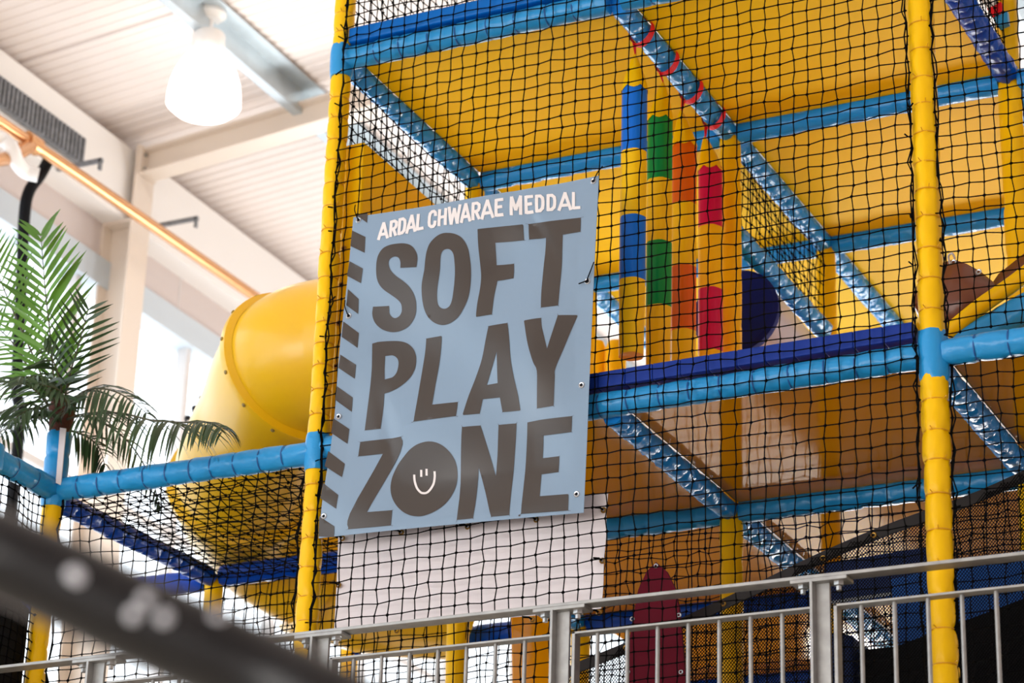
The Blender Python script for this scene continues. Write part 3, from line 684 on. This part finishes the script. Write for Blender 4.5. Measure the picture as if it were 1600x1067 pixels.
# lilac roller behind the pencils
k0 = at(1146, 484, 1, 1.55); ro = thing('foam_roller', 'lilac-grey foam roller with an ink-navy end disc behind the yellow post', 'roller', tuple(k0))
k = MB(); k.lathe(k0, [(.175, .02), (.185, .06), (.185, 1.6), (.1, 1.62), (0, 1.62)], 'lilac', n=40, axis=(.0, 1, -.04)); k.build('body', ro)
k = MB(); k.lathe(k0, [(0, -.012), (.12, -.012), (.18, 0), (.195, .02), (.19, .06), (.18, .07)], 'ink_navy', n=40, axis=(.0, 1, -.04)); k.build('end_disc', ro)

# brown sling, yellow pole and blue roll at right
def px_sheet(name, pts, y, th, m, parent=None, dy=None):
    k = MB(); lp = [at(a, b, 1, y+(dy(a) if dy else 0)) for a, b in pts]; k.prism(lp, (0, th, 0), m); return k.build(name, parent, smooth=False)
bs = thing('sling', 'brown vinyl sling with a scalloped edge behind the right front post', 'sling', tuple(at(1500, 520, 1, .55)))
def sheet_grid(top, bot, y0, bow, m, name, parent, th=.006):
    n = len(top); k = MB(); v = []; rows = 8
    for j in range(rows+1):
        for i in range(n):
            u = j/rows; px = top[i][0]*(1-u)+bot[i][0]*u; py = top[i][1]*(1-u)+bot[i][1]*u
            v.append(at(px, py, 1, y0+bow*math.sin(PI*u)+.015*math.sin(i*1.1)))
    N1 = len(v); v += [p+Vector((0, th, 0)) for p in v]
    f = []
    for j in range(rows):
        for i in range(n-1):
            q = (j*n+i, j*n+i+1, (j+1)*n+i+1, (j+1)*n+i); f += [q, tuple(N1+c for c in q[::-1])]
    for i in range(n-1): f.append((i+1, i, N1+i, N1+i+1)); c = rows*n+i; f.append((c, c+1, N1+c+1, N1+c))
    k.add(v, f, m); return k.build(name, parent)
sheet_grid([(1425, 470), (1430, 450), (1446, 428), (1468, 412), (1490, 405), (1510, 412), (1532, 424), (1553, 441)], [(1427, 478), (1436, 498), (1450, 518), (1470, 525), (1490, 525), (1510, 515), (1532, 492), (1553, 472)], .55, -.06, 'brown', 'flap', bs)
sheet_grid([(1545, 450), (1560, 428), (1580, 412), (1600, 396), (1640, 372)], [(1545, 478), (1560, 465), (1580, 450), (1600, 436), (1640, 405)], .6, -.02, 'brown', 'flap', bs)
eyelet_mb(at(1490, 410, 1, .53), 'chrome', .012).build('eyelet', bs); eyelet_mb(at(1529, 425, 1, .53), 'chrome', .012).build('eyelet', bs)
k = MB(); k.tube(catmull([at(1484, 412, 1, .52), at(1482, 400, 1, .5), at(1488, 396, 1, .48), at(1492, 404, 1, .5)], 4), .004, 'rod', n=6); k.build('cord_knot', bs)
k = MB(); pA = at(1478, 523, 1, .38); pB = at(1660, 382, 1, .38); k.tube(catmull([pA, pA.lerp(pB, .3)+Vector((0, 0, .006)), pA.lerp(pB, .6)-Vector((0, 0, .004)), pB], 5), .03, 'yellow', n=18)
tag(k.build('pole'), 'slanting yellow padded pole across the brown sling', 'pole')
o, _, _ = padded('padded_roll', at(1498, 545, 1, .42), at(1680, 436, 1, .42), .058, .16, 'sky', None, pinch=.1, wr=.12, seed=77)
tag(o, 'slanting sky blue padded roll under the yellow pole at right', 'padded roll')
# things in the upper right corner
k = MB(); k.box((2.5, 1.15, 1.86), (3.3, 1.2, 2.6), 'green'); tag(k.build('wall_pad', smooth=False, bevel=.01), 'green padded panel at the top right corner', 'padded panel')
k = MB()
stp = [at(1524, -14, 1, 1.1), at(1560, 42, 1, 1.1)]
for i, m in enumerate(('red', 'whiteb', 'red', 'sky')):
    a = stp[0].lerp(stp[1], i/4); b = stp[0].lerp(stp[1], (i+1)/4); k.prism([a, a+Vector((.06, 0, .02)), b+Vector((.04, 0, .01)), b], (0, .03, 0), m)
tag(k.build('bunting_strip', smooth=False), 'red and white striped strip behind the cobalt beam, top right', 'strip')
# maroon pointed panel
mp = thing('pointed_panel', 'maroon pointed vinyl panel with eyelets behind the railing', 'panel', tuple(at(1028, 1067, 1, .12)))
px_sheet('panel', [(1025, 878), (1042, 893), (1054, 918), (1061, 950), (1066, 1000), (1070, 1050), (1071, 1110), (976, 1110), (977, 1050), (983, 1000), (990, 960), (997, 922), (1010, 893)], .10, .012, 'maroon', mp)
for px, py in ((1025, 884), (988, 967), (1061, 961), (1064, 1050), (981, 1050)): eyelet_mb(at(px, py, 1, .098), 'chrome', .009).build('eyelet', mp)
# dark panels low at right
k = MB(); k.prism([at(1392, 905, 1, .9), at(1640, 850, 1, .9), at(1640, 925, 1, .9), at(1400, 1010, 1, .9)], (0, .04, 0), 'darkblue'); tag(k.build('ramp_panel', smooth=False), 'dark blue vinyl panel low at right behind the netting', 'panel')
k = MB(); k.prism([at(1288, 880, 1, .95), at(1480, 850, 1, .95), at(1480, 912, 1, .95), at(1288, 940, 1, .95)], (0, .04, 0), 'darknavy'); tag(k.build('valance', smooth=False), 'navy strip just under the handrail at right', 'panel')
k = MB(); k.prism([at(1300, 1020, 1, .7), at(1400, 1010, 1, .7), at(1640, 920, 1, .7), at(1660, 1120, 1, .7), at(1300, 1120, 1, .7)], (0, .3, 0), 'blackv'); tag(k.build('dark_ramp', smooth=False), 'black vinyl ramp in the lower right corner', 'ramp')
k = MB(); k.prism([at(1298, 988, 1, .6), at(1332, 992, 1, .6), at(1334, 1110, 1, .6), at(1298, 1110, 1, .6)], (0, .3, 0), 'darknavy'); tag(k.build('foam_block', smooth=False, bevel=.01), 'navy foam block right of the railing post, beside the black ramp', 'foam block')
# orange panel under the white sheet
k = MB(); k.prism([at(797, 960, 1, 1.0), at(872, 945, 1, 1.0), at(874, 1110, 1, 1.0), at(800, 1110, 1, 1.0)], (0, .05, 0), 'orange_deck'); tag(k.build('wall_pad', smooth=False, bevel=.01), 'orange padded panel below the white sheet, left of a railing post', 'padded panel')
k = MB(); k.prism([(-1.22, -.37, -1.3), (-1.22, -.05, -1.3), (-1.22, -.05, -.5), (-1.22, -.37, -.42)], (-.03, 0, 0), 'blackv'); tag(k.build('wall_pad', smooth=False), 'black vinyl panel in the lower left corner below the foreground rail', 'padded panel')
for i, px in enumerate((930, 962)):
    k = MB(); p = at(px, 580, 1, 2.6); k.lathe(p, [(0, .16), (.04, .15), (.05, .12), (.05, -.1), (.04, -.12), (0, -.13)], 'yellow', n=18)
    tag(k.build('foam_bollard'), 'small yellow foam bollard behind the banner edge, %s one' % ('left' if i == 0 else 'right'), 'foam bollard')

# ================================================================ RAILING
YR = -.35
rl = thing('railing', 'galvanised steel balustrade in front of the climbing frame', 'railing', (1.2, YR, -2.2))
hz = -.835
k = MB(); k.box((-1.9, YR-.03, hz), (4.2, YR+.03, hz+.012), 'galv'); k.build('handrail', rl, smooth=False, bevel=.002)
PX = [-1.58, -.655, .279, 1.2, 2.11, 3.03, 3.95]
for x in PX:
    k = MB(); k.box((x-.028, YR-.005, -2.2), (x+.028, YR+.008, hz-.012), 'galv'); k.box((x-.028, YR-.04, -2.2), (x-.018, YR+.0, hz-.012), 'galv'); pp = k.build('post', rl, smooth=False, bevel=.0015)
    k = MB(); k.box((x-.095, YR-.035, hz-.013), (x+.095, YR+.035, hz-.001), 'galv'); q = k.build('bracket_plate', smooth=False, bevel=.0015); q.parent = pp
    for dx in (-.06, .06):
        k = MB(); k.lathe((x+dx, YR-.008, hz-.013), [(0, -.03), (.009, -.03), (.009, -.016), (.017, -.014), (.017, -.002), (.019, 0)], 'bolt', n=6); q = k.build('bolt'); q.parent = pp
for xa, xb in zip(PX, PX[1:]):
    k = MB(); k.box((xa+.045, YR-.022, hz-.098), (xb-.03, YR+.022, hz-.09), 'galv'); k.box((xa+.045, YR-.022, -2.0), (xa+.057, YR+.022, hz-.09), 'galv'); k.build('infill_rail', rl, smooth=False, bevel=.0015)
    n = 8; st = (xb-xa)/(n+.45)
    for i in range(n):
        x = xa+.045+st*(i+.78)
        if x > xb-.05: continue
        k = MB(); k.tube([(x, YR, hz-.097), (x, YR, -2.0)], .0072, 'galv', n=12); k.build('baluster', rl)

# foreground black rail near the camera
fr = thing('foreground_handrail', 'thick glossy black handrail crossing the lower left corner, out of focus', 'handrail', (0, 0, 0))
def near(px, py, d): return CAM+ray(px, py)*d
fp = catmull([near(-420, 690, 2.55), near(-200, 778, 2.5), near(0, 866, 2.45), near(106, 914, 2.43), near(212, 966, 2.41), near(319, 1015, 2.39), near(420, 1062, 2.37), near(520, 1112, 2.34), near(700, 1205, 2.3)], 6)
fr.location = fp[0]
k = MB(); k.tube(fp, .042, 'black', n=32); k.build('rail', fr)
for p, q in ((fp[1], .0), (fp[-2], .0)):
    k = MB(); k.tube([p, Vector((p.x, p.y, -5.0))], .02, 'black', n=16); k.build('upright', fr)
for px, py in ((111, 889), (229, 944), (215, 965), (263, 978), (334, 996), (442, 1047), (118, 897)):  # pale discs standing in for glints along the glossy rail
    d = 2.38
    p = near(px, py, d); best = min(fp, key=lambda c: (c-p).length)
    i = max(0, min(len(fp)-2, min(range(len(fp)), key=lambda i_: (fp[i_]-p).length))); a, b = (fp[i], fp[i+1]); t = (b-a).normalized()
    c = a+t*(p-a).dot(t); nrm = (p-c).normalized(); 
    k = MB(); k.lathe(c+nrm*.0415, [(0, .003), (.005, .0024), (.007, .0006), (.007, 0)], 'speck', n=10, axis=nrm); k.build('glint_spot', fr)

# ================================================================ PALM
pm = thing('artificial_palm', 'artificial palm with green feathered fronds standing on the left blue post', 'palm', (-1.2, 0, .22))
k = MB(); k.lathe((-1.2, 0, .2), [(.0, 0), (.042, 0), (.045, .05), (.05, .1), (.055, .15), (.045, .19), (0, .2)], 'trunk', n=18); k.build('trunk', pm)
def frond(pts, Lmax, n, m, seed, up=.0, side_n=None, droop=.4, wid=.013, sweep=.75, t0=.12, tipk=.55, sides=(1, -1)):
    rnd = random.Random(seed); P = catmull(pts, 10); T = len(P)-1
    k = MB(); k.tube(P, [.0055*(1-.75*i/T) for i in range(T+1)], 'rachis', n=6)
    Nn_ = Vector(side_n).normalized() if side_n else -FW
    for q in range(n):
        u = t0+(1-t0)*q/(n-1); fi = u*T; i = min(T-1, int(fi)); p = P[i].lerp(P[i+1], fi-i); t = (P[min(i+2, T)]-P[max(i-1, 0)]).normalized()
        sd_ = t.cross(Nn_).normalized()
        for s in sides:
            pr = (.55+.45*math.sin(PI*min(1, u*1.05)))*(1-(1-tipk)*max(0, (u-.6)/.4)); L = Lmax*pr*rnd.uniform(.88, 1.08)
            sw = sweep*(1+.5*u)*rnd.uniform(.85, 1.15)
            d = (t*sw+sd_*s+Nn_*rnd.uniform(-.1, .35)).normalized(); wvec = d.cross(Nn_).normalized(); wvec = (wvec+Nn_*rnd.uniform(-.7, .7)).normalized()
            pts_ = []; pos = p.copy(); nseg = 5
            for j in range(nseg+1):
                pts_.append(pos.copy()); d = (d+Vector((0, 0, -droop/nseg*rnd.uniform(.7, 1.3)))).normalized(); pos = pos+d*(L/nseg)
            v = []; W = wid*rnd.uniform(.8, 1.15)
            prof = [.35, .9, 1, .85, .55, .04]
            fold = (Nn_*.25)
            for j, c in enumerate(pts_): ww = wvec*W*prof[j]*.5; v += [c-ww+fold*W*prof[j]*.4, c, c+ww+fold*W*prof[j]*.4]
            f = []
            for j in range(nseg): f += [(3*j, 3*j+1, 3*j+4, 3*j+3), (3*j+1, 3*j+2, 3*j+5, 3*j+4)]
            k.add(v, f, m)
    k.build('frond', pm)
def PP(l, y0=0., y1=0.): return [at(a, b, 1, y0+(y1-y0)*i/(len(l)-1)) for i, (a, b) in enumerate(l)]
frond(PP([(92, 650), (84, 590), (78, 519), (70, 446), (64, 368)], 0, -.08), .29, 21, 'leaf', 1, droop=.25, sweep=1.0, wid=.021, tipk=.8)
frond(PP([(88, 645), (58, 570), (22, 490), (-6, 420), (-22, 370)], 0, .12), .25, 22, 'leaf', 2, droop=.1, sweep=.8, wid=.014)
frond(PP([(97, 645), (108, 590), (124, 535), (138, 484)], -.02, -.2), .2, 13, 'leafd', 3, droop=0, sweep=.7, wid=.014, tipk=.95)
frond(PP([(105, 655), (140, 646), (190, 646), (240, 657), (290, 660), (330, 660), (352, 672)], -.02, -.25), .27, 40, 'leafd', 4, droop=1.7, sweep=.5, wid=.015, side_n=(0.1, -.5, .9), tipk=.7)
frond(PP([(100, 640), (130, 612), (165, 608), (200, 622), (228, 645)], 0, -.1), .24, 22, 'leafd', 5, droop=1.4, sweep=.6, wid=.015, side_n=(0, -.6, .8))
frond(PP([(108, 672), (135, 682), (155, 700), (164, 728)], -.02, .1), .2, 15, 'leafd', 6, droop=1.6, sweep=.4, wid=.013, side_n=(.5, -.6, .6))
frond(PP([(86, 648), (55, 610), (20, 598), (-40, 612)], 0, -.2), .2, 22, 'leafd', 7, droop=1.1, sweep=.5, side_n=(0, -.7, .7), wid=.015)
frond(PP([(86, 650), (50, 632), (10, 640), (-40, 668)], 0, -.05), .2, 20, 'leafd', 8, droop=1.3, sweep=.5, side_n=(0, -.6, .8), wid=.015)
frond(PP([(84, 650), (45, 575), (5, 520), (-50, 490)], 0, .1), .24, 22, 'leaf', 9, droop=.6, sweep=.6, side_n=(.2, -.9, .4))
frond(PP([(90, 650), (80, 612), (60, 590), (30, 590)], -.03, -.3), .2, 16, 'leafd', 10, droop=1.0, sweep=.5, side_n=(0, -.8, .6), wid=.015)
frond(PP([(92, 650), (96, 610), (86, 570), (70, 545)], 0, -.22), .17, 14, 'leafd', 11, droop=.7, sweep=.5, side_n=(.3, -.9, .3), wid=.015)
frond(PP([(86, 650), (40, 655), (5, 672), (-30, 700)], 0, .15), .18, 16, 'leafd', 12, droop=1.4, sweep=.5, side_n=(0, -.5, .9))
frond(PP([(100, 648), (150, 655), (200, 690), (235, 745), (250, 790)], 0, .35), .15, 18, 'leafd', 13, droop=1.2, sweep=.5, side_n=(.4, -.6, .6))

frond(PP([(88, 655), (70, 640), (45, 640), (15, 660)], -.04, -.25), .17, 16, 'leafd', 14, droop=1.1, sweep=.5, side_n=(0, -.8, .6), wid=.016)
frond(PP([(95, 655), (104, 632), (92, 610), (60, 600)], -.05, -.3), .16, 14, 'leafd', 15, droop=1.0, sweep=.5, side_n=(.3, -.8, .5), wid=.016)

# ================================================================ LAMP AND SERVICES
lx, ly = -2.72, 3.03; zt = roofz(lx)
lp = thing('pendant_lamp', 'white pendant lamp with a glowing glass dome under the ceiling', 'lamp', (lx, ly, zt-.6))
k = MB(); k.lathe((lx, ly, zt-.01), [(0, 0), (.085, 0), (.09, -.03), (.06, -.06), (0, -.065)], 'whitep', n=28); k.build('ceiling_rose', lp)
k = MB(); k.tube([(lx, ly, zt-.07), (lx, ly, zt-.17)], .018, 'whitep', n=14); k.build('stem', lp)
k = MB(); k.lathe((lx, ly, zt-.275), [(0, .115), (.085, .115), (.095, .1), (.095, .03), (.085, .0), (0, 0)], 'whitep', n=28); k.build('lamp_holder', lp)
k = MB(); k.lathe((lx, ly, zt-.62), [(.212, 0), (.21, .06), (.2, .13), (.178, .2), (.145, .27), (.11, .32), (.085, .345), (0, .345)], 'dome', n=36); k.lathe((lx, ly, zt-.62), [(.212, 0), (.17, -.04), (.09, -.06), (0, -.065)], 'dome', n=36); k.build('glass_dome', lp)
k = MB(); pts = [at(-60, 148, 0, -3.6), at(0, 191, 0, -3.6), at(130, 278, 0, -3.6), at(415, 475, 0, -3.6), at(560, 575, 0, -3.6)]
cpz = thing('copper_pipe', 'copper water pipe running along the top of the left wall', 'pipe', tuple(pts[1]))
e0 = pts[1]+(pts[1]-pts[3])*1.6; e1 = pts[3]+(pts[3]-pts[1])*2.2
k.tube([e0]+pts[1:4]+[e1], .036, 'copper', n=14); k.build('main_pipe', cpz)
k = MB(); a = at(40, 218, 0, -3.6); b = at(58, 230, 0, -3.6); k.tube([a, b], .055, 'copper', n=14); k.build('coupling', cpz)
k = MB(); k.tube([at(50, 226, 0, -3.6), at(20, 246, 0, -3.5), at(-40, 256, 0, -3.45)], .04, 'copper', n=14); k.build('branch_pipe', cpz)
for px, py in ((300, 352), (150, 262)):
    k = MB(); p = at(px, py, 0, -3.62); k.box((-3.9, p.y-.012, p.z+.03), (-3.58, p.y+.012, p.z+.055), 'grey'); k.box((-3.6, p.y-.012, p.z-.02), (-3.585, p.y+.012, p.z+.055), 'grey'); k.build('bracket', cpz)
k = MB(); k.tube(catmull([at(-40, 205, 0, -3.5), at(0, 215, 0, -3.5), at(18, 232, 0, -3.45), at(26, 252, 0, -3.45), at(40, 268, 0, -3.45), at(60, 274, 0, -3.4)], 6), .042, 'whitep', n=14); tag(k.build('waste_pipe'), 'white bent plastic pipe by the copper pipe, top left', 'pipe')
k = MB(); k.tube(catmull([at(76, 250, 0, -3.7), at(62, 275, 0, -3.7), at(45, 300, 0, -3.72), at(38, 340, 0, -3.75), at(33, 450, 0, -3.8), at(26, 600, 0, -3.8), at(22, 760, 0, -3.8), Vector((-3.82, at(22, 760, 0, -3.8).y, -2.1))], 6), .034, 'blackv', n=12); tag(k.build('cable_bundle'), 'thick black cable bundle dropping down the left wall behind the palm', 'cable')
k = MB(); a = at(-40, 150, 0, -3.88); b = at(126, 245, 0, -3.88); k.box((-3.89, a.y, 3.56), (-3.86, b.y, 3.74), 'grey')
for i in range(26):
    yy = a.y+(b.y-a.y)*(i+.5)/26; k.box((-3.86, yy-.01, 3.57), (-3.845, yy+.01, 3.73), 'grey')
tag(k.build('air_grille', smooth=False), 'grey louvred air grille on the white eaves beam', 'grille')
